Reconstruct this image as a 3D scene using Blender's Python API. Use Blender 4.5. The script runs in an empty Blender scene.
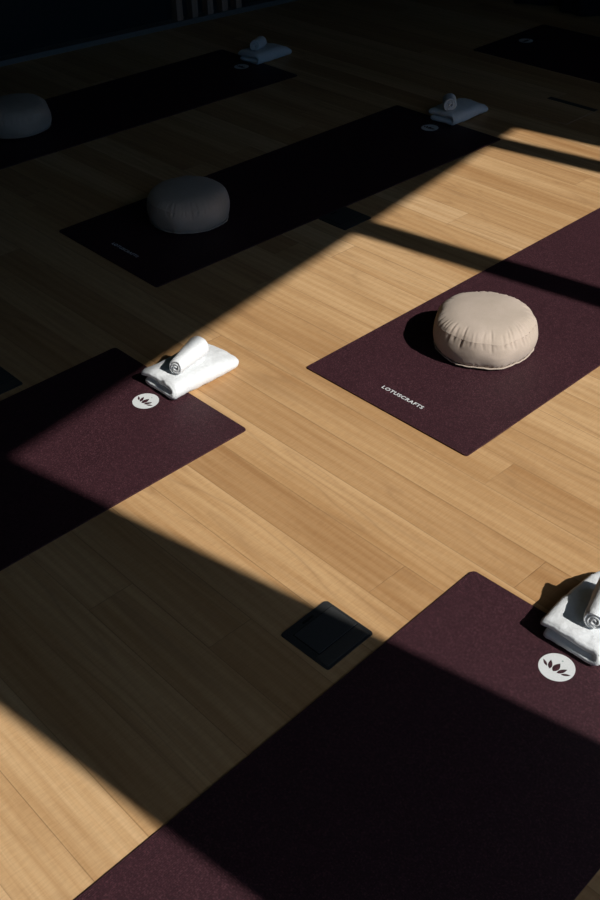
import bpy, bmesh, math, random
from mathutils import Vector, Matrix, noise

random.seed(7)
SC = bpy.context.scene
COL = SC.collection
PI = math.pi
rad = math.radians

# ------------------------------------------------------------------ helpers
def obj(name, bm, mat, parent=None, smooth=False):
    me = bpy.data.meshes.new(name)
    bmesh.ops.recalc_face_normals(bm, faces=bm.faces[:])
    bm.to_mesh(me); bm.free()
    if mat: me.materials.append(mat)
    if smooth:
        for p in me.polygons: p.use_smooth = True
    o = bpy.data.objects.new(name, me); COL.objects.link(o)
    if parent: o.parent = parent
    return o

def thing(name, label, cat, loc=(0, 0, 0), rz=0.0, group=None):
    o = bpy.data.objects.new(name, None); COL.objects.link(o)
    o.empty_display_size = 0.1
    o.location = loc; o.rotation_euler = (0, 0, rz)
    o['label'] = label; o['category'] = cat
    if group: o['group'] = group
    return o

def struct(o):
    o['kind'] = 'structure'
    return o

def dup(root, loc, rz, label, group=None):
    r = root.copy(); COL.objects.link(r)
    r.location = loc; r.rotation_euler = (0, 0, rz)
    r['label'] = label
    if group: r['group'] = group
    for ch in list(root.children):
        c = ch.copy(); COL.objects.link(c); c.parent = r
        for g in list(ch.children):
            d = g.copy(); COL.objects.link(d); d.parent = c
    return r

def add_box(bm, x0, x1, y0, y1, z0, z1, bevel=0.0, seg=2):
    t = bmesh.new()
    vs = [t.verts.new((x, y, z)) for z in (z0, z1) for y in (y0, y1) for x in (x0, x1)]
    for f in ((0, 1, 3, 2), (4, 6, 7, 5), (0, 4, 5, 1), (1, 5, 7, 3), (3, 7, 6, 2), (2, 6, 4, 0)):
        t.faces.new([vs[i] for i in f])
    if bevel:
        bmesh.ops.bevel(t, geom=t.edges[:], offset=bevel, segments=seg, affect='EDGES', profile=0.5)
    merge(bm, t)

def merge(bm, t, M=None):
    if M is not None: bmesh.ops.transform(t, matrix=M, verts=t.verts[:])
    mp = {v: bm.verts.new(v.co) for v in t.verts}
    for f in t.faces:
        try: bm.faces.new([mp[v] for v in f.verts])
        except ValueError: pass
    t.free()

def add_prism(bm, pts, z0, z1):
    a = [bm.verts.new((x, y, z0)) for x, y in pts]
    b = [bm.verts.new((x, y, z1)) for x, y in pts]
    bm.faces.new(a[::-1]); bm.faces.new(b)
    n = len(pts)
    for i in range(n): bm.faces.new((a[i], a[(i + 1) % n], b[(i + 1) % n], b[i]))

# ------------------------------------------------------------------ materials
class NT:
    def __init__(s, name):
        s.m = bpy.data.materials.new(name); s.m.use_nodes = True
        s.t = s.m.node_tree; s.n = s.t.nodes; s.l = s.t.links
        s.b = s.n['Principled BSDF']
    def new(s, typ, **kw):
        n = s.n.new(typ)
        for k, v in kw.items(): setattr(n, k, v)
        return n
    def link(s, a, b): s.l.new(a, b)
    def val(s, sock, v): 
        if isinstance(v, (int, float, tuple, list)): sock.default_value = v
        else: s.l.new(v, sock)
    def math(s, op, a, b=0.0, c=0.0):
        n = s.new('ShaderNodeMath', operation=op)
        for i, v in enumerate((a, b, c)): s.val(n.inputs[i], v)
        return n.outputs[0]
    def xyz(s, x, y, z=0.0):
        n = s.new('ShaderNodeCombineXYZ')
        for i, v in enumerate((x, y, z)): s.val(n.inputs[i], v)
        return n.outputs[0]
    def noise(s, vec, scale, detail=3.0, rough=0.5, dist=0.0):
        n = s.new('ShaderNodeTexNoise')
        s.link(vec, n.inputs['Vector'])
        n.inputs['Scale'].default_value = scale; n.inputs['Detail'].default_value = detail
        n.inputs['Roughness'].default_value = rough; n.inputs['Distortion'].default_value = dist
        return n.outputs[0]
    def white(s, vec):
        n = s.new('ShaderNodeTexWhiteNoise', noise_dimensions='3D')
        s.link(vec, n.inputs['Vector']); return n.outputs['Value']
    def ramp(s, fac, stops):
        n = s.new('ShaderNodeValToRGB'); s.val(n.inputs[0], fac)
        els = n.color_ramp.elements
        while len(els) < len(stops): els.new(0.5)
        for e, (p, c) in zip(els, stops): e.position = p; e.color = (*c, 1)
        return n.outputs[0]
    def mix(s, fac, a, b, mode='MIX'):
        n = s.new('ShaderNodeMix', data_type='RGBA', blend_type=mode)
        s.val(n.inputs[0], fac)
        for sock, v in ((n.inputs[6], a), (n.inputs[7], b)):
            s.val(sock, (*v, 1) if isinstance(v, tuple) and len(v) == 3 else v)
        return n.outputs[2]
    def bump(s, h, strength, dist):
        n = s.new('ShaderNodeBump'); s.link(h, n.inputs['Height'])
        n.inputs['Strength'].default_value = strength; n.inputs['Distance'].default_value = dist
        s.link(n.outputs[0], s.b.inputs['Normal'])
    def set(s, **kw):
        for k, v in kw.items():
            sock = s.b.inputs[k.replace('_', ' ')]
            s.val(sock, (*v, 1) if isinstance(v, tuple) and len(v) == 3 else v)

def mat_plain(name, col, rough=0.6, spec=0.5, var=0.08, scale=30.0, bump=0.0):
    k = NT(name); tc = k.new('ShaderNodeTexCoord').outputs['Object']
    f = k.noise(tc, scale, 4)
    c0 = tuple(max(0, c * (1 - var)) for c in col); c1 = tuple(min(1, c * (1 + var)) for c in col)
    k.set(Base_Color=k.ramp(f, [(0.3, c0), (0.7, c1)]), Roughness=rough)
    k.b.inputs['Specular IOR Level'].default_value = spec
    if bump: k.bump(f, bump, 0.001)
    return k.m

def mat_floor():
    k = NT('oiled_plank_wood')
    pos = k.new('ShaderNodeNewGeometry').outputs['Position']
    sp = k.new('ShaderNodeSeparateXYZ'); k.link(pos, sp.inputs[0])
    X, Y = sp.outputs[0], sp.outputs[1]
    W = 0.121
    v = k.math('DIVIDE', k.math('SUBTRACT', Y, 0.748 - W * 20), W)
    row = k.math('FLOOR', v); fv = k.math('FRACT', v)
    r1 = k.white(k.xyz(row, 5.2))
    u = k.math('DIVIDE', k.math('ADD', X, k.math('MULTIPLY', r1, 7.3)), 2.30)
    cell = k.math('FLOOR', u); fu = k.math('FRACT', u)
    idv = k.xyz(cell, row, 2.9)
    rnd = k.white(idv); rnd2 = k.white(k.xyz(row, cell, 9.1))
    # grain: long stretched streaks, offset for every board
    offx = k.math('MULTIPLY', rnd, 31.0); offy = k.math('MULTIPLY', rnd2, 17.0)
    g1 = k.noise(k.xyz(k.math('ADD', k.math('MULTIPLY', X, 1.1), offx), k.math('ADD', k.math('MULTIPLY', Y, 21.0), offy)), 1.0, 5, 0.6, 0.5)
    g2 = k.noise(k.xyz(k.math('ADD', k.math('MULTIPLY', X, 5.0), offx), k.math('ADD', k.math('MULTIPLY', Y, 190.0), offy)), 1.0, 4, 0.6)
    # cathedral figure
    wv = k.new('ShaderNodeTexWave', wave_type='BANDS', bands_direction='Y')
    k.link(k.xyz(k.math('ADD', k.math('MULTIPLY', X, 0.35), offx), k.math('ADD', k.math('MULTIPLY', Y, 7.0), offy)), wv.inputs['Vector'])
    wv.inputs['Scale'].default_value = 1.6; wv.inputs['Distortion'].default_value = 5.0
    wv.inputs['Detail'].default_value = 2.5; wv.inputs['Detail Scale'].default_value = 0.9
    saw = k.noise(k.xyz(k.math('MULTIPLY', X, 260.0), k.math('MULTIPLY', Y, 30.0)), 1.0, 2)
    base = k.ramp(rnd, [(0.0, (0.50, 0.300, 0.140)), (0.3, (0.555, 0.342, 0.163)), (0.7, (0.605, 0.385, 0.190)), (1.0, (0.68, 0.460, 0.250))])
    c = k.mix(k.math('MULTIPLY', wv.outputs['Fac'], 0.30), base, (0.78, 0.66, 0.52), 'MULTIPLY')
    c = k.mix(0.50, c, k.ramp(g1, [(0.30, (0.70, 0.60, 0.50)), (0.54, (1.0, 1.0, 1.0)), (0.75, (1.1, 1.10, 1.12))]), 'MULTIPLY')
    c = k.mix(0.40, c, k.ramp(g2, [(0.3, (0.80, 0.74, 0.66)), (0.6, (1.04, 1.04, 1.04))]), 'MULTIPLY')
    c = k.mix(0.50, c, k.ramp(saw, [(0.35, (0.86, 0.84, 0.82)), (0.6, (1.04, 1.04, 1.04))]), 'MULTIPLY')
    g3 = k.noise(k.xyz(k.math('ADD', k.math('MULTIPLY', X, 0.55), offy), k.math('ADD', k.math('MULTIPLY', Y, 8.0), offx)), 1.0, 3, 0.55, 0.3)
    c = k.mix(0.70, c, k.ramp(g3, [(0.32, (0.80, 0.72, 0.63)), (0.5, (1.0, 1.0, 1.0)), (0.68, (1.10, 1.13, 1.17))]), 'MULTIPLY')
    # thin growth-ring lines that swing along the board
    g4 = k.noise(k.xyz(k.math('ADD', k.math('MULTIPLY', X, 0.75), offx), k.math('ADD', k.math('MULTIPLY', Y, 6.5), offy)), 1.0, 2, 0.45, 0.2)
    ring = k.math('ABSOLUTE', k.math('SUBTRACT', k.math('FRACT', k.math('MULTIPLY', g4, 13.0)), 0.5))
    ringf = k.ramp(ring, [(0.0, (1, 1, 1)), (0.10, (0.35, 0.35, 0.35)), (0.28, (0, 0, 0))])
    msk = k.ramp(k.noise(k.xyz(k.math('ADD', X, offy), k.math('MULTIPLY', Y, 9.0)), 1.0, 2), [(0.42, (0, 0, 0)), (0.62, (1, 1, 1))])
    c = k.mix(k.math('MULTIPLY', k.math('MULTIPLY', ringf, msk), 0.42), c, (0.30, 0.165, 0.075))
    # small knots
    kn = k.new('ShaderNodeTexVoronoi'); kn.inputs['Scale'].default_value = 1.0
    k.link(k.xyz(k.math('MULTIPLY', X, 0.9), k.math('MULTIPLY', Y, 2.6)), kn.inputs['Vector'])
    kf = k.ramp(kn.outputs['Distance'], [(0.0, (1, 1, 1)), (0.022, (0, 0, 0))])
    c = k.mix(k.math('MULTIPLY', kf, 0.45), c, (0.20, 0.10, 0.045))
    # seams
    dv = k.math('MINIMUM', fv, k.math('SUBTRACT', 1.0, fv))
    du = k.math('MULTIPLY', k.math('MINIMUM', fu, k.math('SUBTRACT', 1.0, fu)), 2.30 / W)
    d = k.math('MINIMUM', dv, du)
    seam = k.math('SUBTRACT', 1.0, k.math('SMOOTH_MIN', k.math('DIVIDE', d, 0.013), 1.0, 0.1))
    seam = k.math('MAXIMUM', seam, 0.0)
    sfac = k.math('MULTIPLY', seam, k.math('ADD', 0.22, k.math('MULTIPLY', rnd2, 0.55)))
    c = k.mix(sfac, c, (0.12, 0.062, 0.028))
    k.set(Base_Color=c, Roughness=k.math('ADD', 0.42, k.math('MULTIPLY', g2, 0.14)))
    k.b.inputs['Specular IOR Level'].default_value = 0.40
    h = k.math('SUBTRACT', k.math('MULTIPLY', g2, 0.25), k.math('MULTIPLY', seam, 0.9))
    k.bump(h, 0.35, 0.0012)
    return k.m

def mat_mat():
    k = NT('maroon_rubber')
    tc = k.new('ShaderNodeTexCoord').outputs['Object']
    f = k.noise(tc, 330.0, 2, 0.6); f2 = k.noise(tc, 7.0, 3); f3 = k.noise(tc, 95.0, 3, 0.7)
    c = k.ramp(f, [(0.30, (0.022, 0.0069, 0.0105)), (0.55, (0.044, 0.0132, 0.0188)), (0.70, (0.100, 0.040, 0.049))])
    c = k.mix(0.5, c, k.ramp(f3, [(0.3, (0.75, 0.75, 0.75)), (0.7, (1.2, 1.2, 1.2))]), 'MULTIPLY')
    c = k.mix(0.4, c, k.ramp(f2, [(0.3, (0.85, 0.85, 0.85)), (0.7, (1.12, 1.12, 1.12))]), 'MULTIPLY')
    k.set(Base_Color=c, Roughness=0.58)
    k.b.inputs['Specular IOR Level'].default_value = 0.36
    # fine cross-ribbed grip pattern plus pores
    sp = k.new('ShaderNodeSeparateXYZ'); k.link(tc, sp.inputs[0])
    w = k.math('ADD', k.math('SINE', k.math('MULTIPLY', sp.outputs[0], 1750.0)), k.math('SINE', k.math('MULTIPLY', sp.outputs[1], 1750.0)))
    k.bump(k.math('ADD', k.math('MULTIPLY', w, 0.16), f), 0.8, 0.0010)
    return k.m

def mat_terry():
    k = NT('white_terry')
    tc = k.new('ShaderNodeTexCoord').outputs['Object']
    f = k.noise(tc, 700.0, 3, 0.65); f2 = k.noise(tc, 130.0, 3)
    k.set(Base_Color=k.ramp(f2, [(0.25, (0.71, 0.735, 0.74)), (0.7, (0.78, 0.80, 0.805))]), Roughness=0.95)
    k.b.inputs['Specular IOR Level'].default_value = 0.1
    k.b.inputs['Sheen Weight'].default_value = 0.15
    k.bump(k.math('ADD', k.math('MULTIPLY', f, 0.6), f2), 0.6, 0.002)
    return k.m

def mat_cushion():
    k = NT('beige_cotton')
    tc = k.new('ShaderNodeTexCoord').outputs['Object']
    f = k.noise(tc, 900.0, 2, 0.6); f2 = k.noise(tc, 14.0, 4)
    c = k.mix(0.5, k.ramp(f2, [(0.3, (0.455, 0.375, 0.30)), (0.7, (0.51, 0.42, 0.345))]), k.ramp(f, [(0.3, (0.85, 0.85, 0.85)), (0.7, (1.1, 1.1, 1.1))]), 'MULTIPLY')
    k.set(Base_Color=c, Roughness=0.85)
    k.b.inputs['Specular IOR Level'].default_value = 0.2
    k.b.inputs['Sheen Weight'].default_value = 0.1
    k.bump(k.math('ADD', k.math('MULTIPLY', f, 0.3), k.noise(tc, 45.0, 4, 0.6)), 0.25, 0.004)
    return k.m

def mat_slat():
    k = NT('dark_oak')
    pos = k.new('ShaderNodeNewGeometry').outputs['Position']
    sp = k.new('ShaderNodeSeparateXYZ'); k.link(pos, sp.inputs[0])
    g = k.noise(k.xyz(k.math('MULTIPLY', sp.outputs[0], 80.0), k.math('MULTIPLY', sp.outputs[1], 80.0), k.math('MULTIPLY', sp.outputs[2], 3.0)), 1.0, 4)
    k.set(Base_Color=k.ramp(g, [(0.3, (0.34, 0.21, 0.15)), (0.7, (0.48, 0.33, 0.25))]), Roughness=0.5)
    return k.m

M_FLOOR = mat_floor()
M_MAT = mat_mat()
M_TERRY = mat_terry()
M_CUSH = mat_cushion()
M_SLAT = mat_slat()
M_PRINT = mat_plain('white_print', (0.64, 0.66, 0.655), 0.7, 0.2, 0.05, 300)
M_DOT = mat_plain('grey_green_print', (0.30, 0.38, 0.36), 0.7, 0.2, 0.05, 300)
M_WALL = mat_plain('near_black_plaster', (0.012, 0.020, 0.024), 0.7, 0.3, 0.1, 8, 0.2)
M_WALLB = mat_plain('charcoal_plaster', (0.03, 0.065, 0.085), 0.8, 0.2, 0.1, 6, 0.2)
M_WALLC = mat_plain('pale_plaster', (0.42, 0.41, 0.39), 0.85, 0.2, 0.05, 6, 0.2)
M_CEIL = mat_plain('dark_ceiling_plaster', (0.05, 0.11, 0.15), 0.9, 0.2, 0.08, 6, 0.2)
M_SKIRT = mat_plain('grey_metal_skirting', (0.17, 0.17, 0.16), 0.5, 0.5, 0.05, 40)
M_FRAME = mat_plain('black_frame_metal', (0.03, 0.032, 0.035), 0.45, 0.5, 0.1, 50)
M_BOX = mat_plain('black_metal', (0.030, 0.031, 0.031), 0.48, 0.5, 0.15, 120, 0.1)
M_BOXLID = mat_plain('black_plastic', (0.045, 0.046, 0.045), 0.55, 0.4, 0.1, 200, 0.1)
M_FLAP = mat_plain('dark_grey_plastic', (0.060, 0.056, 0.050), 0.5, 0.4, 0.1, 150, 0.1)
M_GAP = mat_plain('dark_gap', (0.006, 0.007, 0.008), 0.8, 0.2, 0.1, 80)
M_CURT = mat_plain('dark_curtain_cloth', (0.014, 0.018, 0.026), 0.9, 0.2, 0.15, 60, 0.3)

# ------------------------------------------------------------------ camera
CAM = dict(f=1045.7194, h=1.69574699, pitch=0.65474984, yaw=-0.83345619, roll=-0.03209282)
cd = bpy.data.cameras.new('camera'); cam = bpy.data.objects.new('camera', cd); COL.objects.link(cam)
cd.sensor_fit = 'VERTICAL'; cd.sensor_height = 36.0; cd.lens = CAM['f'] / 900.0 * 36.0
cd.clip_start = 0.05; cd.clip_end = 100
fw = Vector((math.sin(CAM['yaw']) * math.cos(CAM['pitch']), math.cos(CAM['yaw']) * math.cos(CAM['pitch']), -math.sin(CAM['pitch'])))
r = fw.cross(Vector((0, 0, 1))).normalized(); u = r.cross(fw)
cr, sr = math.cos(CAM['roll']), math.sin(CAM['roll'])
r2 = r * cr + u * sr; u2 = u * cr - r * sr
R = Matrix((r2, u2, -fw)).transposed().to_4x4()
cam.matrix_world = Matrix.Translation((0, 0, CAM['h'])) @ R
SC.camera = cam

# ------------------------------------------------------------------ sun, window plane
SUN_AZ = math.atan(0.16); SUN_EL = rad(40.2)
SV = Vector((math.cos(SUN_EL) * math.cos(SUN_AZ), math.cos(SUN_EL) * math.sin(SUN_AZ), math.sin(SUN_EL)))   # towards the sun
nW = Vector((1, 0.172, 0)).normalized(); eW = Vector((-0.172, 1, 0)).normalized()
D_WIN = 3.35
P_EDGE = Vector((-2.40, 2.19, 0))              # a point of the edge of the light on the floor
P0 = P_EDGE + nW * D_WIN                         # foot of the window wall
H_HEAD = D_WIN / nW.dot(SV) * SV.z
H_CEIL = H_HEAD + 0.06
T_W = 0.10
def back(x, y):                                  # floor point of a shadow -> (s, z) on the window wall
    P = Vector((x, y, 0)); t = nW.dot(P0 - P) / nW.dot(SV); Q = P + SV * t
    return eW.dot(Q - P0), Q.z
def edge(p, q):                                  # shadow edge line -> s at z=0 and at the head
    (s0, z0), (s1, z1) = back(*p), back(*q)
    f = lambda z: s0 + (s1 - s0) * (z - z0) / (z1 - z0)
    return f(0.0), f(H_CEIL)
def win_poly(name, pts, mat, d0=0.0, d1=T_W):    # outline (s, z) on the window wall, built outward from its inner face
    bm = bmesh.new()
    A = [bm.verts.new(P0 + eW * s + nW * d0 + Vector((0, 0, z))) for s, z in pts]
    B = [bm.verts.new(P0 + eW * s + nW * d1 + Vector((0, 0, z))) for s, z in pts]
    bm.faces.new(A); bm.faces.new(B[::-1]); n = len(pts)
    for i in range(n): bm.faces.new((A[i], B[i], B[(i + 1) % n], A[(i + 1) % n]))
    return struct(obj(name, bm, mat))

# ------------------------------------------------------------------ room
bm = bmesh.new(); add_box(bm, -5.6, 2.6, -3.2, 6.2, -0.08, 0.0); struct(obj('floor', bm, M_FLOOR))

# left wall follows the skirting line seen at the top left
L0 = Vector((-5.127, 2.633, 0)); L1 = Vector((-4.887, 4.557, 0))
eL = (L1 - L0).normalized(); nL = Vector((-eL.y, eL.x, 0))        # nL points away from the room
def along_left(name, s0, s1, d0, d1, z0, z1, mat, parent=None):
    bm = bmesh.new(); M = Matrix((eL, nL, Vector((0, 0, 1)))).transposed().to_4x4(); M.translation = L0
    t = bmesh.new(); add_box(t, s0, s1, d0, d1, z0, z1, 0.002 if parent else 0.0, 1); merge(bm, t, M)
    return obj(name, bm, mat, parent)
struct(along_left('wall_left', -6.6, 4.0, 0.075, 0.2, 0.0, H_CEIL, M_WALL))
struct(along_left('baseboard_left', -6.6, 3.2, 0.0, 0.075, 0.0, 0.028, M_SKIRT))
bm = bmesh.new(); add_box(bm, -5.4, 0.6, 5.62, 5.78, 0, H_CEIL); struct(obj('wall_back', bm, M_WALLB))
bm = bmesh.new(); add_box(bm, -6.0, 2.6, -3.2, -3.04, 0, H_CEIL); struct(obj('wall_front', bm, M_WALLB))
wq = lambda s: tuple((P0 + eW * s + nW * T_W)[:2])
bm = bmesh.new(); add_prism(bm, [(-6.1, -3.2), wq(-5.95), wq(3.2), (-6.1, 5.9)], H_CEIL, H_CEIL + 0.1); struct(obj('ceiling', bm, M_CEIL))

# window wall: piers, mullions, head and sill
lowT = edge((-2.167, 0.915), (-0.80, 1.200)); lowB = edge((-1.443, 0.462), (-0.80, 0.560))
def az_edge(x, y): s, z = back(x, y); return edge((x, y), (x + 0.5, y + 0.5 * 0.16))
b1u, b1l = az_edge(-1.98, 2.712), az_edge(-1.96, 2.585)
b2u, b2l = az_edge(-2.38, 3.652), az_edge(-2.32, 3.535)
top = az_edge(-2.44, 3.772)
def quad(lo, hi): return [(lo[0], 0), (hi[0], 0), (hi[1], H_CEIL), (lo[1], H_CEIL)]
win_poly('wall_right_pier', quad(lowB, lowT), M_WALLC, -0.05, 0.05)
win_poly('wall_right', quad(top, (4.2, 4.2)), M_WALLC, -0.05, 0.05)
win_poly('trim_1', quad(b1l, b1u), M_FRAME, -0.03, 0.03)
win_poly('trim_2', quad(b2l, b2u), M_FRAME, -0.03, 0.03)
s_end = -5.4
win_poly('trim_3', [(s_end, H_HEAD), (4.2, H_HEAD), (4.2, H_CEIL), (s_end, H_CEIL)], M_FRAME, -0.10, 0.0)
win_poly('trim_4', [(s_end, 0), (4.2, 0), (4.2, 0.07), (s_end, 0.07)], M_FRAME)
win_poly('wall_right_end', [(s_end, 0), (lowB[0] - 1.9, 0), (lowB[0] - 1.9, H_CEIL), (s_end, H_CEIL)], M_WALLC)

# five upright wooden slats against the dark wall
scr = thing('slat_screen', 'screen of five upright wooden slats on the dark wall above the skirting', 'slat screen', L0 + eL * 1.35 + Vector((0, 0, 0.0285)))
for yv in (3.732, 3.832, 3.934, 4.033, 4.127):
    s = (yv - L0.y) / eL.y
    o = along_left('slat', s - 0.019, s + 0.019, 0.012, 0.072, 0.0285, H_CEIL - 0.01, M_SLAT)
    o.parent = scr; o.matrix_parent_inverse = Matrix.Translation(-scr.location)

# ------------------------------------------------------------------ curtain at the back
cur = thing('curtain', 'floor-length dark curtain in loose folds in front of the back wall', 'curtain', (-2.4, 5.40, 0))
bm = bmesh.new(); nx, nz = 260, 14; x0, x1 = -4.35, 0.4; V = {}
for j in range(nz + 1):
    z = 0.006 + (H_CEIL - 0.10 - 0.006) * j / nz
    for i in range(nx + 1):
        x = x0 + (x1 - x0) * i / nx
        a = 0.045 * math.sin(x * 17.0 + 1.2 * math.sin(x * 3.1)) + 0.018 * math.sin(x * 41 + 2 * z)
        a *= 0.75 + 0.25 * (1 - j / nz)
        y = 5.385 + a + 0.02 * noise.noise(Vector((x * 2, 0, z)))
        V[i, j] = bm.verts.new((x + 2.4, y - 5.40, z))
for j in range(nz):
    for i in range(nx): bm.faces.new((V[i, j], V[i + 1, j], V[i + 1, j + 1], V[i, j + 1]))
cl = obj('curtain_cloth', bm, M_CURT, cur, True)
md = cl.modifiers.new('thick', 'SOLIDIFY'); md.thickness = 0.004; md.offset = 0
bm = bmesh.new(); add_box(bm, -2.0, 2.85, -0.025, 0.025, H_CEIL - 0.099, H_CEIL - 0.002, 0.004)
obj('curtain_rail', bm, M_FRAME, cur)

# ------------------------------------------------------------------ yoga mats
W, L, T = 0.61, 1.83, 0.0045
def rounded(w, l, rr, n=6):
    pts = []
    for cx, cy, a0 in ((w / 2 - rr, l / 2 - rr, 0), (-w / 2 + rr, l / 2 - rr, 90), (-w / 2 + rr, -l / 2 + rr, 180), (w / 2 - rr, -l / 2 + rr, 270)):
        for i in range(n + 1):
            a = rad(a0 + 90 * i / n); pts.append((cx + rr * math.cos(a), cy + rr * math.sin(a)))
    return pts
def text_mesh(body, size, mat, name, parent, loc):
    cu = bpy.data.curves.new('lettering_curve', 'FONT'); cu.body = body; cu.size = size
    cu.align_x = 'CENTER'; cu.align_y = 'CENTER'; cu.extrude = 0.0002; cu.offset = size * 0.020
    cu.space_character = 1.12; cu.resolution_u = 4
    to = bpy.data.objects.new('lettering_tmp', cu); COL.objects.link(to)
    dg = bpy.context.evaluated_depsgraph_get(); dg.update()
    me = bpy.data.meshes.new_from_object(to.evaluated_get(dg)); me.name = name
    bpy.data.objects.remove(to)
    me.materials.clear(); me.materials.append(mat)
    xs = [v.co.x for v in me.vertices]; w = max(xs) - min(xs)
    o = bpy.data.objects.new(name, me); COL.objects.link(o); o.parent = parent; o.location = loc
    return o, w
def petal(bm, base, length, width, ang, z0, z1, n=9):
    pts = []
    for sgn in (1, -1):
        rng = range(n + 1) if sgn == 1 else range(n - 1, 0, -1)
        for i in rng:
            t = i / n; w = width / 2 * (math.sin(PI * t ** 0.85) ** 0.9) if 0 < t < 1 else 0.0
            pts.append((t * length, sgn * w))
    ca, sa = math.cos(ang), math.sin(ang)
    add_prism(bm, [(base[0] + x * ca - y * sa, base[1] + x * sa + y * ca) for x, y in pts], z0, z1)
def make_mat(label, loc, rz, group):
    t = thing('yoga_mat', label, 'yoga mat', loc, rz, group)
    bm = bmesh.new(); add_prism(bm, rounded(W, L, 0.009), 0.0, T)
    be = [e for e in bm.edges if all(abs(v.co.z - T) < 1e-6 for v in e.verts)]
    bmesh.ops.bevel(bm, geom=be, offset=0.0012, segments=2, affect='EDGES')
    obj('mat_sheet', bm, M_MAT, t)
    o, w = text_mesh('LOTUSCRAFTS', 0.0185, M_PRINT, 'lettering', t, (0.0045, -L / 2 + 0.0825, T + 0.0003))
    k = 0.153 / w
    for v in o.data.vertices: v.co.x *= k
    o['label'] = 'white capital lettering'
    cy = L / 2 - 0.110
    bm = bmesh.new(); bmesh.ops.create_circle(bm, cap_ends=True, segments=64, radius=0.0378)
    bmesh.ops.translate(bm, verts=bm.verts[:], vec=(0, 0, 0.0))
    bm.faces.ensure_lookup_table(); f = bm.faces[0]; r_ = bmesh.ops.extrude_face_region(bm, geom=[f])
    bmesh.ops.translate(bm, verts=[v for v in r_['geom'] if isinstance(v, bmesh.types.BMVert)], vec=(0, 0, 0.0004))
    em = obj('emblem', bm, M_PRINT, t); em.location = (-0.0030, cy - 0.0022, T + 0.0001); em['label'] = 'white disc with a five-petal lotus'
    for cx_, cy_, ln_, wd, tilt in ((0, 0.0, 0.027, 0.0140, 0), (-0.0142, -0.0015, 0.0245, 0.0090, 27), (0.0142, -0.0015, 0.0245, 0.0090, -27),
                                    (-0.0250, -0.0045, 0.0195, 0.0056, 56), (0.0250, -0.0045, 0.0195, 0.0056, -56)):
        an = rad(90 + tilt); bm = bmesh.new()
        petal(bm, (cx_ - math.cos(an) * ln_ / 2, cy_ - math.sin(an) * ln_ / 2 - 0.001), ln_, wd, an, 0.0004, 0.0007)
        obj('petal', bm, M_MAT, em)
    bm = bmesh.new()
    add_prism(bm, [(0.002 * math.cos(a * PI / 8), 0.0215 + 0.002 * math.sin(a * PI / 8)) for a in range(16)], 0.0004, 0.0007)
    obj('dot', bm, M_DOT, em)
    return t
GM = 'maroon yoga mats laid out in rows on the wooden floor'
matD = make_mat('sunlit maroon yoga mat under the sunlit beige cushion, crossed by a shadow bar', (-1.609, 2.686, 0), 0.0017, GM)
dup(matD, (-2.922, 2.678, 0), -0.0112, 'shaded middle-row yoga mat with both a dim cushion and a towel stack')
dup(matD, (-2.099, 0.526, 0), 0.0092, 'maroon yoga mat at the left edge, a bright white towel stack across its end corner')
dup(matD, (-0.687, 0.546, 0), 0.0305, 'maroon yoga mat nearest the camera, bottom right, half covered by a broad shadow')
dup(matD, (-4.200, 2.674, 0), -0.0302, 'farthest left yoga mat in deep shadow beside the dark wall skirting')
dup(matD, (-2.572, 4.784, 0), PI / 2, 'yoga mat in deep shadow at top right, without cushion or towel')

# ------------------------------------------------------------------ meditation cushions
def cr(pts, n):
    out = []
    P = [pts[0]] + pts + [pts[-1]]
    for i in range(1, len(P) - 2):
        for k in range(n):
            t = k / n; a, b, c, d = P[i - 1], P[i], P[i + 1], P[i + 2]
            out.append(tuple(0.5 * (2 * b[j] + (c[j] - a[j]) * t + (2 * a[j] - 5 * b[j] + 4 * c[j] - d[j]) * t * t + (3 * b[j] - a[j] - 3 * c[j] + d[j]) * t ** 3) for j in (0, 1)))
    out.append(pts[-1]); return out
R_C, H_C = 0.153, 0.130
rp = random.Random(3)
NA = 288
def pleat_field(seed, n):
    q = random.Random(seed); s = [(2 * PI * (i + q.uniform(-0.38, 0.38)) / n, q.uniform(0.35, 1.0), q.uniform(0.45, 1.0), q.uniform(-0.08, 0.08)) for i in range(n)]
    return s
PL_T, PL_B = pleat_field(11, 46), pleat_field(23, 40)
def pleat(field, th, reach):                     # narrow inward creases; reach: 0 at the seam, 1 where the longest ones end
    d = 0.0
    for a, dep, lng, lean in field:
        x = (th - a - lean * reach + PI) % (2 * PI) - PI
        if abs(x) < 0.11:
            fall = max(0.0, 1 - reach / lng)
            d += dep * fall * (math.exp(-(x / 0.020) ** 2) - 0.45 * math.exp(-((x - 0.045) / 0.022) ** 2))
    return d
def revolve(profile, disp):
    bm = bmesh.new(); rings = []
    profile = [(a, max(b, 0.0006)) for a, b in profile]
    for (rr, z) in profile:
        if rr < 1e-5: rings.append([bm.verts.new((0, 0, z))]); continue
        rg = []
        for i in range(NA):
            th = 2 * PI * i / NA; dr, dz = disp(rr, z, th)
            rg.append(bm.verts.new(((rr + dr) * math.cos(th), (rr + dr) * math.sin(th), z + dz)))
        rings.append(rg)
    for A, B in zip(rings, rings[1:]):
        if len(A) == 1:
            for i in range(NA): bm.faces.new((A[0], B[i], B[(i + 1) % NA]))
        elif len(B) == 1:
            for i in range(NA): bm.faces.new((A[i], B[0], A[(i + 1) % NA]))
        else:
            for i in range(NA): bm.faces.new((A[i], A[(i + 1) % NA], B[(i + 1) % NA], B[i]))
    return bm
zb, zt = 0.010, 0.094
def lump(rr, th, z): return 0.0045 * noise.noise(Vector((2.1 * math.cos(th), 2.1 * math.sin(th), z * 14)))
def seam_dr(th): return 0.002 * math.sin(5 * th + 0.6) + 0.0015 * math.sin(11 * th)
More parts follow.
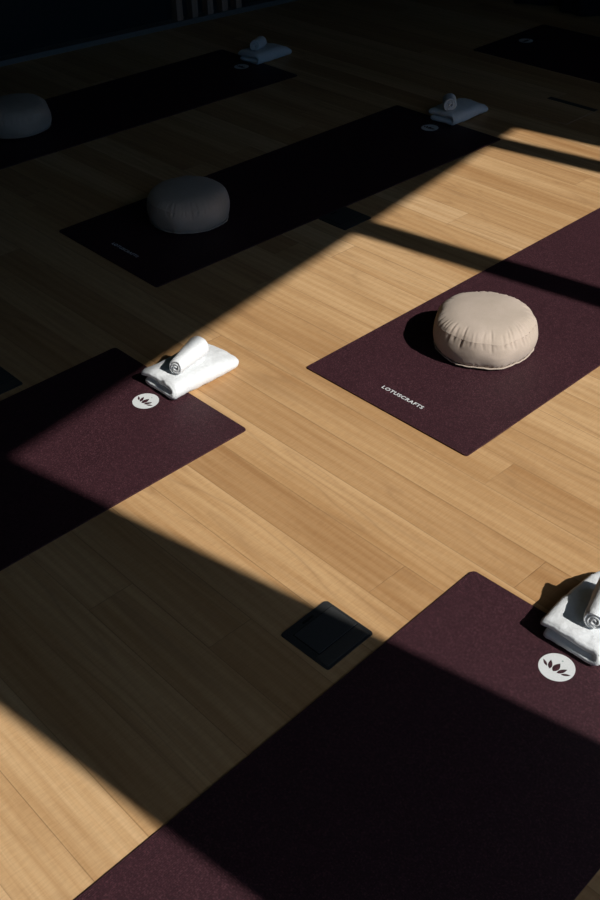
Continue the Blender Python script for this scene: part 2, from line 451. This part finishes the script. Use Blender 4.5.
def seam_dz(th): return 0.0025 * math.sin(3 * th + 1.0) + 0.0015 * math.sin(8 * th)
def d_side(rr, z, th):
    ft = (zt - z) / 0.034; fb = (z - zb) / 0.026
    dr = lump(rr, th, z)
    dr -= 0.0075 * pleat(PL_T, th, max(0, ft)) * min(1, 0.35 + ft) if ft < 1 else 0
    dr -= 0.0045 * pleat(PL_B, th, max(0, fb)) if fb < 1 else 0
    wt = max(0, 1 - ft) ** 1; 
    return dr + seam_dr(th) * (0.3 + 0.7 * wt), seam_dz(th) * max(0, 1 - ft * 0.5)
def d_top(rr, z, th):
    q = (R_C * 0.965 - rr) / 0.050
    fade = max(0.0, 1 - q)
    p = pleat(PL_T, th, max(0, q)) if q < 1 else 0
    return (seam_dr(th) * fade + lump(rr, th, zt) * fade, seam_dz(th) * fade - 0.0060 * p * min(1, 0.25 + 2 * q) + 0.003 * noise.noise(Vector((rr * 9 * math.cos(th), rr * 9 * math.sin(th), 4))) * (1 - fade))
GC = 'round beige meditation cushions on the yoga mats'
def make_cushion(label, loc, rz):
    t = thing('meditation_cushion', label, 'cushion', loc, rz, GC)
    side = cr([(R_C * 0.93, zb), (R_C * 0.985, 0.024), (R_C * 1.015, 0.048), (R_C * 1.005, 0.070), (R_C * 0.965, zt)], 9)
    obj('side_panel', revolve(side, d_side), M_CUSH, t, True)
    topp = cr([(R_C * 0.965, zt), (R_C * 0.90, 0.106), (R_C * 0.78, 0.117), (R_C * 0.55, 0.1255), (R_C * 0.25, 0.1295), (0, H_C)], 8)
    obj('top_panel', revolve(topp, d_top), M_CUSH, t, True)
    bot = cr([(0, 0.0), (R_C * 0.6, 0.0), (R_C * 0.84, 0.0012), (R_C * 0.93, zb)], 5)
    obj('bottom_panel', revolve(bot, lambda rr, z, th: ((0.3 if z < 0.009 else 1) * (lump(rr, th, zb) + seam_dr(th) * 0.3) if rr > 0.1 else 0, 0)), M_CUSH, t, True)
    # bottom seam allowance: a wavy ridge round the foot
    bm = bmesh.new(); rings = []
    for i in range(NA):
        th = 2 * PI * i / NA; rg = []
        ext = 0.0055 + 0.0035 * noise.noise(Vector((6 * math.cos(th), 6 * math.sin(th), 2.0)))
        rc = R_C * 0.932 + lump(0, th, zb) + seam_dr(th) * 0.3; zc = zb + 0.0015 * noise.noise(Vector((9 * math.cos(th), 9 * math.sin(th), 7)))
        for a in range(8):
            b = 2 * PI * a / 8
            rr = rc + 0.001 + ext * (0.5 + 0.5 * math.cos(b)); z = zc + 0.0018 * math.sin(b)
            rg.append(bm.verts.new((rr * math.cos(th), rr * math.sin(th), z)))
        rings.append(rg)
    for i in range(NA):
        A, B = rings[i], rings[(i + 1) % NA]
        for a in range(8): bm.faces.new((A[a], A[(a + 1) % 8], B[(a + 1) % 8], B[a]))
    obj('seam', bm, M_CUSH, t, True)
    return t
cD = make_cushion('sunlit round beige cushion casting a dark shadow on the maroon mat', (-1.616, 2.230, T), 0.4)
dup(cD, (-2.963, 2.170, T), 2.3, 'dim beige cushion on the shaded middle yoga mat')
dup(cD, (-4.268, 2.222, T), 4.1, 'barely lit round cushion cut off by the left edge, near the dark wall')

# ------------------------------------------------------------------ towels
def sheet_section(path, th):                     # offset both sides of a centreline, rounded at the ends
    n = len(path); Lf, Rt = [], []
    for i, p in enumerate(path):
        a = path[max(0, i - 1)]; b = path[min(n - 1, i + 1)]
        d = Vector((b[0] - a[0], b[1] - a[1])).normalized(); nn = Vector((-d.y, d.x))
        e = min(i, n - 1 - i); k = (0.62, 0.88, 0.98, 1.0)[min(e, 3)]
        h = th(i / (n - 1)) / 2 * k if callable(th) else th / 2 * k
        Lf.append(Vector(p) + nn * h); Rt.append(Vector(p) - nn * h)
    return Lf, Rt
def loft(path, th, length, ny, warp, endr=0.008):
    # path in (x, z), extruded along y with softly rounded end faces
    bm = bmesh.new(); rows = []
    ys = [0, endr * 0.12, endr * 0.4, endr] + [endr + (length - 2 * endr) * i / ny for i in range(1, ny)] + [length - endr, length - endr * 0.4, length - endr * 0.12, length]
    for y in ys:
        e = min(y, length - y); k = 1.0
        if e < endr: k = max(0.5, math.sqrt(max(0, 1 - ((endr - e) / endr) ** 2)))
        Lf, Rt = sheet_section(path, (lambda t, k=k: (th(t) if callable(th) else th) * k))
        row = []
        for p in Lf: row.append(bm.verts.new(warp(p.x, y, p.y)))
        row2 = [bm.verts.new(warp(p.x, y, p.y)) for p in Rt]
        rows.append((row, row2))
    n = len(path)
    for (a, b), (c, d) in zip(rows, rows[1:]):
        for i in range(n - 1):
            bm.faces.new((a[i], a[i + 1], c[i + 1], c[i])); bm.faces.new((b[i], d[i], d[i + 1], b[i + 1]))
        bm.faces.new((a[0], c[0], d[0], b[0])); bm.faces.new((a[-1], b[-1], d[-1], c[-1]))
    for a, b in (rows[0], rows[-1]):
        for i in range(n - 1): bm.faces.new((a[i], a[i + 1], b[i + 1], b[i]))
    return bm
def fluff(bm, amp, seed):
    bm.normal_update()
    mv = []
    for v in bm.verts:
        p = v.co
        a = noise.noise(Vector((p.x * 55 + seed, p.y * 55, p.z * 55))) * 0.6 + noise.noise(Vector((p.x * 190, p.y * 190 + seed, p.z * 190))) * 0.5
        mv.append((v, v.normal * (a * amp)))
    for v, d in mv: v.co += d
def towel_fold(seed, W_T=0.150, L_T=0.255):
    q = random.Random(seed)
    t1 = 0.0245
    rb = 0.0140                                  # half distance between the two layers
    path = []
    n1 = 20
    for i in range(n1): path.append((-W_T / 2 + 0.012 + (W_T - 0.012 - 0.036) * i / n1, t1 / 2 + 0.0007))
    for i in range(11):
        a = -PI / 2 + PI * i / 10; path.append((W_T / 2 - 0.030 + 0.030 * math.cos(a) * 0.66, t1 / 2 + 0.0007 + rb + rb * math.sin(a)))
    for i in range(1, n1 + 4):
        x = W_T / 2 - 0.036 - (W_T - 0.036) * i / (n1 + 3)
        f = max(0.0, (i / (n1 + 3) - 0.70) / 0.3)
        path.append((x - 0.001, t1 / 2 + 0.0007 + 2 * rb - 0.006 * f * f))
    sd = seed * 3.7
    def warp(x, y, z):
        k = y / L_T
        tap = 1.0 - 0.10 * k - 0.38 * max(0.0, (k - 0.62) / 0.38) ** 2
        zz = z * tap
        zz *= 1.0 + 0.10 * noise.noise(Vector((x * 14 + sd, y * 11, 1.0)))
        xx = x + 0.006 * noise.noise(Vector((sd, y * 8, z * 20))) 
        yy = y + 0.007 * noise.noise(Vector((x * 15 + sd, 4.0, z * 26))) + 0.010 * (z / 0.05) * (1 if y < 0.05 else 0) * (1 - y / 0.05) * 0.4
        # soft plan rounding of the far corners
        if k > 0.75: xx *= 1.0 - 0.12 * ((k - 0.75) / 0.25) ** 2
        zz -= 0.0045 * min(1.0, max(0.0, (y - 0.060) / 0.02)) * max(0.0, 1 - z / 0.03)   # sags off the mat edge onto the floor
        return (xx, yy - 0.0, max(zz, 0.0002 - 0.0045 * min(1.0, max(0.0, (y - 0.060) / 0.02))))
    bm = loft(path, lambda t: t1 * (1.0 + 0.12 * math.sin(5 * t + seed)), L_T, 44, warp, 0.010)
    fluff(bm, 0.0024, seed)
    for v in bm.verts:                            # the pile is squashed flat underneath
        lo = -0.0043 if v.co.y > 0.080 else (0.0002 if v.co.y < 0.060 else 0.0002 - 0.0045 * (v.co.y - 0.060) / 0.02)
        if v.co.z < lo: v.co.z = lo
    return bm
def towel_roll(seed, R_R=0.033, L_R=0.125, cone=(0.80, 1.14)):
    turns, th = 2.6, 0.0105
    n = 84; path = []
    for i in range(n + 1):
        t = i / n; a = t * turns * 2 * PI + 0.5
        rr = 0.0045 + (R_R - th / 2 - 0.0045) * t
        path.append((rr * math.cos(a), rr * math.sin(a) + R_R))
    sd = seed * 5.1
    def warp(x, y, z):
        dist = math.hypot(x, z - R_R)
        yy = y + (0.006 * (1 - dist / R_R) * (1 if y > L_R / 2 else -1)) * 0.6 + 0.004 * noise.noise(Vector((x * 30 + sd, z * 30, 2)))
        s = 1.0 + 0.05 * noise.noise(Vector((sd, y * 14, 0)))
        zz = z * s
        if z < R_R * 0.5: zz += (R_R * 0.5 - z) * 0.10
        g = cone[0] + (cone[1] - cone[0]) * min(1, y / L_R)
        return (x * s * 1.04 * g, yy, zz * g)
    bm = loft(path, th * 0.93, L_R, 22, warp, 0.006)
    fluff(bm, 0.0017, seed)
    for v in bm.verts: v.co.z = max(v.co.z, 0.0)
    return bm
GT, GR = 'folded white towels at the ends of the yoga mats', 'rolled white face towels lying on the folded towels'
def towel_set(seed, x, y, rz, lab_f, lab_r, dx=0.022, dy=0.045, rroll=0.20, zr=0.0520, L_R=0.125, cone=(0.80, 1.14)):
    o = obj('folded_towel', towel_fold(seed), M_TERRY, None, True)
    o.location = (x, y, T); o.rotation_euler = (0, 0, rz)
    o['label'] = lab_f; o['category'] = 'towel'; o['group'] = GT
    q = obj('rolled_towel', towel_roll(seed + 4, 0.033, L_R, cone), M_TERRY, None, True)
    c, s = math.cos(rz), math.sin(rz)
    q.location = (x + c * dx - s * dy, y + s * dx + c * dy, T + zr); q.rotation_euler = (rad(-4), 0, rz + rroll)
    q['label'] = lab_r; q['category'] = 'towel'; q['group'] = GR
    return o, q
towel_set(1, -2.113, 1.380, 0.03, 'bright white folded towel across the corner of the left maroon mat', 'small rolled white towel on the sunlit folded towel at the left maroon mat', 0.031, 0.044, 0.27)
towel_set(2, -0.720, 1.395, 0.03, 'white folded towel on the nearest mat, cut off by the right edge', 'rolled white towel on the nearest folded towel at the right edge')
towel_set(3, -2.913, 3.552, 0.02, 'shaded folded towel at the end of the middle mat beside the sun patch', 'small rolled towel on the shaded folded towel of the middle mat', 0.030, 0.022, 0.72, 0.0520, 0.085, (0.95, 1.0))
towel_set(4, -4.190, 3.535, 0.06, 'dim folded towel at the end of the far left mat near the wall slats', 'small rolled towel on the dimmest folded towel, near the wall slats', 0.020, 0.030, 0.35, 0.0520, 0.085, (0.95, 1.05))

# ------------------------------------------------------------------ floor boxes
def make_floor_box(label, loc, rz):
    t = thing('floor_box', label, 'floor box', loc, rz, 'black square floor boxes between the mats')
    s = 0.0715
    bm = bmesh.new(); add_prism(bm, rounded(2 * s, 2 * s, 0.006, 5), 0.0, 0.0030)
    bmesh.ops.bevel(bm, geom=[e for e in bm.edges if all(abs(v.co.z - 0.003) < 1e-6 for v in e.verts)], offset=0.0012, segments=2, affect='EDGES')
    obj('frame', bm, M_BOX, t)
    bm = bmesh.new(); add_box(bm, -0.050, 0.030, -0.0545, 0.0665, 0.0030, 0.0034); obj('lid_gap', bm, M_GAP, t)
    bm = bmesh.new(); add_box(bm, -0.0485, 0.0278, -0.0530, 0.0655, 0.0030, 0.0044, 0.0005, 1); obj('lid', bm, M_BOXLID, t)
    bm = bmesh.new(); add_box(bm, 0.0305, 0.0655, -0.0655, 0.0620, 0.0030, 0.0038, 0.0005, 1); obj('cable_flap', bm, M_FLAP, t)
    bm = bmesh.new(); add_prism(bm, [(x - 0.0585, y + 0.001) for x, y in rounded(0.006, 0.034, 0.0028, 4)], 0.0030, 0.0036); obj('finger_notch', bm, M_GAP, t)
    return t
fb = make_floor_box('square black floor box on bare boards beside the nearest mat', (-1.117, 1.076, 0), 0.03)
dup(fb, (-2.5475, 2.5765, 0), 0.0, 'square black floor box touching the shaded middle mat, at the end of the shadow bar')
dup(fb, (-2.515, 1.060, 0), 0.0, 'dim square black floor box cut off by the left edge, beside the left maroon mat')

t = thing('floor_hatch', 'wood-faced floor hatch with a long black slot, in shadow at top right', 'floor hatch', (-2.640, 4.045, 0))
bm = bmesh.new(); add_box(bm, -0.1298, 0.1298, -0.1228, 0.1235, 0.0, 0.0012); obj('rim', bm, M_SLAT, t)
bm = bmesh.new(); add_box(bm, -0.1285, 0.1285, -0.1215, 0.089, 0.0012, 0.0022, 0.0004, 1); obj('lid', bm, M_FLOOR, t)
bm = bmesh.new(); add_box(bm, -0.1285, 0.1285, 0.091, 0.122, 0.0012, 0.0024, 0.0004, 1); obj('slot', bm, M_BOXLID, t)

# ------------------------------------------------------------------ light
sd = bpy.data.lights.new('sun', 'SUN'); so = bpy.data.objects.new('sun', sd); COL.objects.link(so)
sd.energy = 4.6; sd.angle = rad(0.6); sd.color = (1.0, 0.965, 0.92)
so.rotation_euler = (-SV).to_track_quat('-Z', 'Y').to_euler(); so.location = SV * 12
w = bpy.data.worlds.new('world'); SC.world = w; w.use_nodes = True
# daylight sky, dimmer and more teal towards the horizon
wn = w.node_tree.nodes; wl = w.node_tree.links; bg = wn['Background']
tcw = wn.new('ShaderNodeTexCoord'); sx = wn.new('ShaderNodeSeparateXYZ'); wl.new(tcw.outputs['Generated'], sx.inputs[0])
rw = wn.new('ShaderNodeValToRGB'); wl.new(sx.outputs[2], rw.inputs[0])
for e, (p, c) in zip([rw.color_ramp.elements[0], rw.color_ramp.elements[1], rw.color_ramp.elements.new(0.30)],
                     [(0.12, (0.05, 0.20, 0.38, 1)), (0.62, (1.12, 0.80, 1.34, 1)), (0.30, (0.16, 0.30, 0.58, 1))]):
    e.position = p; e.color = c
wl.new(rw.outputs[0], bg.inputs[0]); bg.inputs[1].default_value = 0.95

SC.view_settings.view_transform = 'Standard'; SC.view_settings.look = 'None'
SC.view_settings.exposure = 0.0; SC.view_settings.gamma = 1.0; SC.view_settings.use_curve_mapping = False
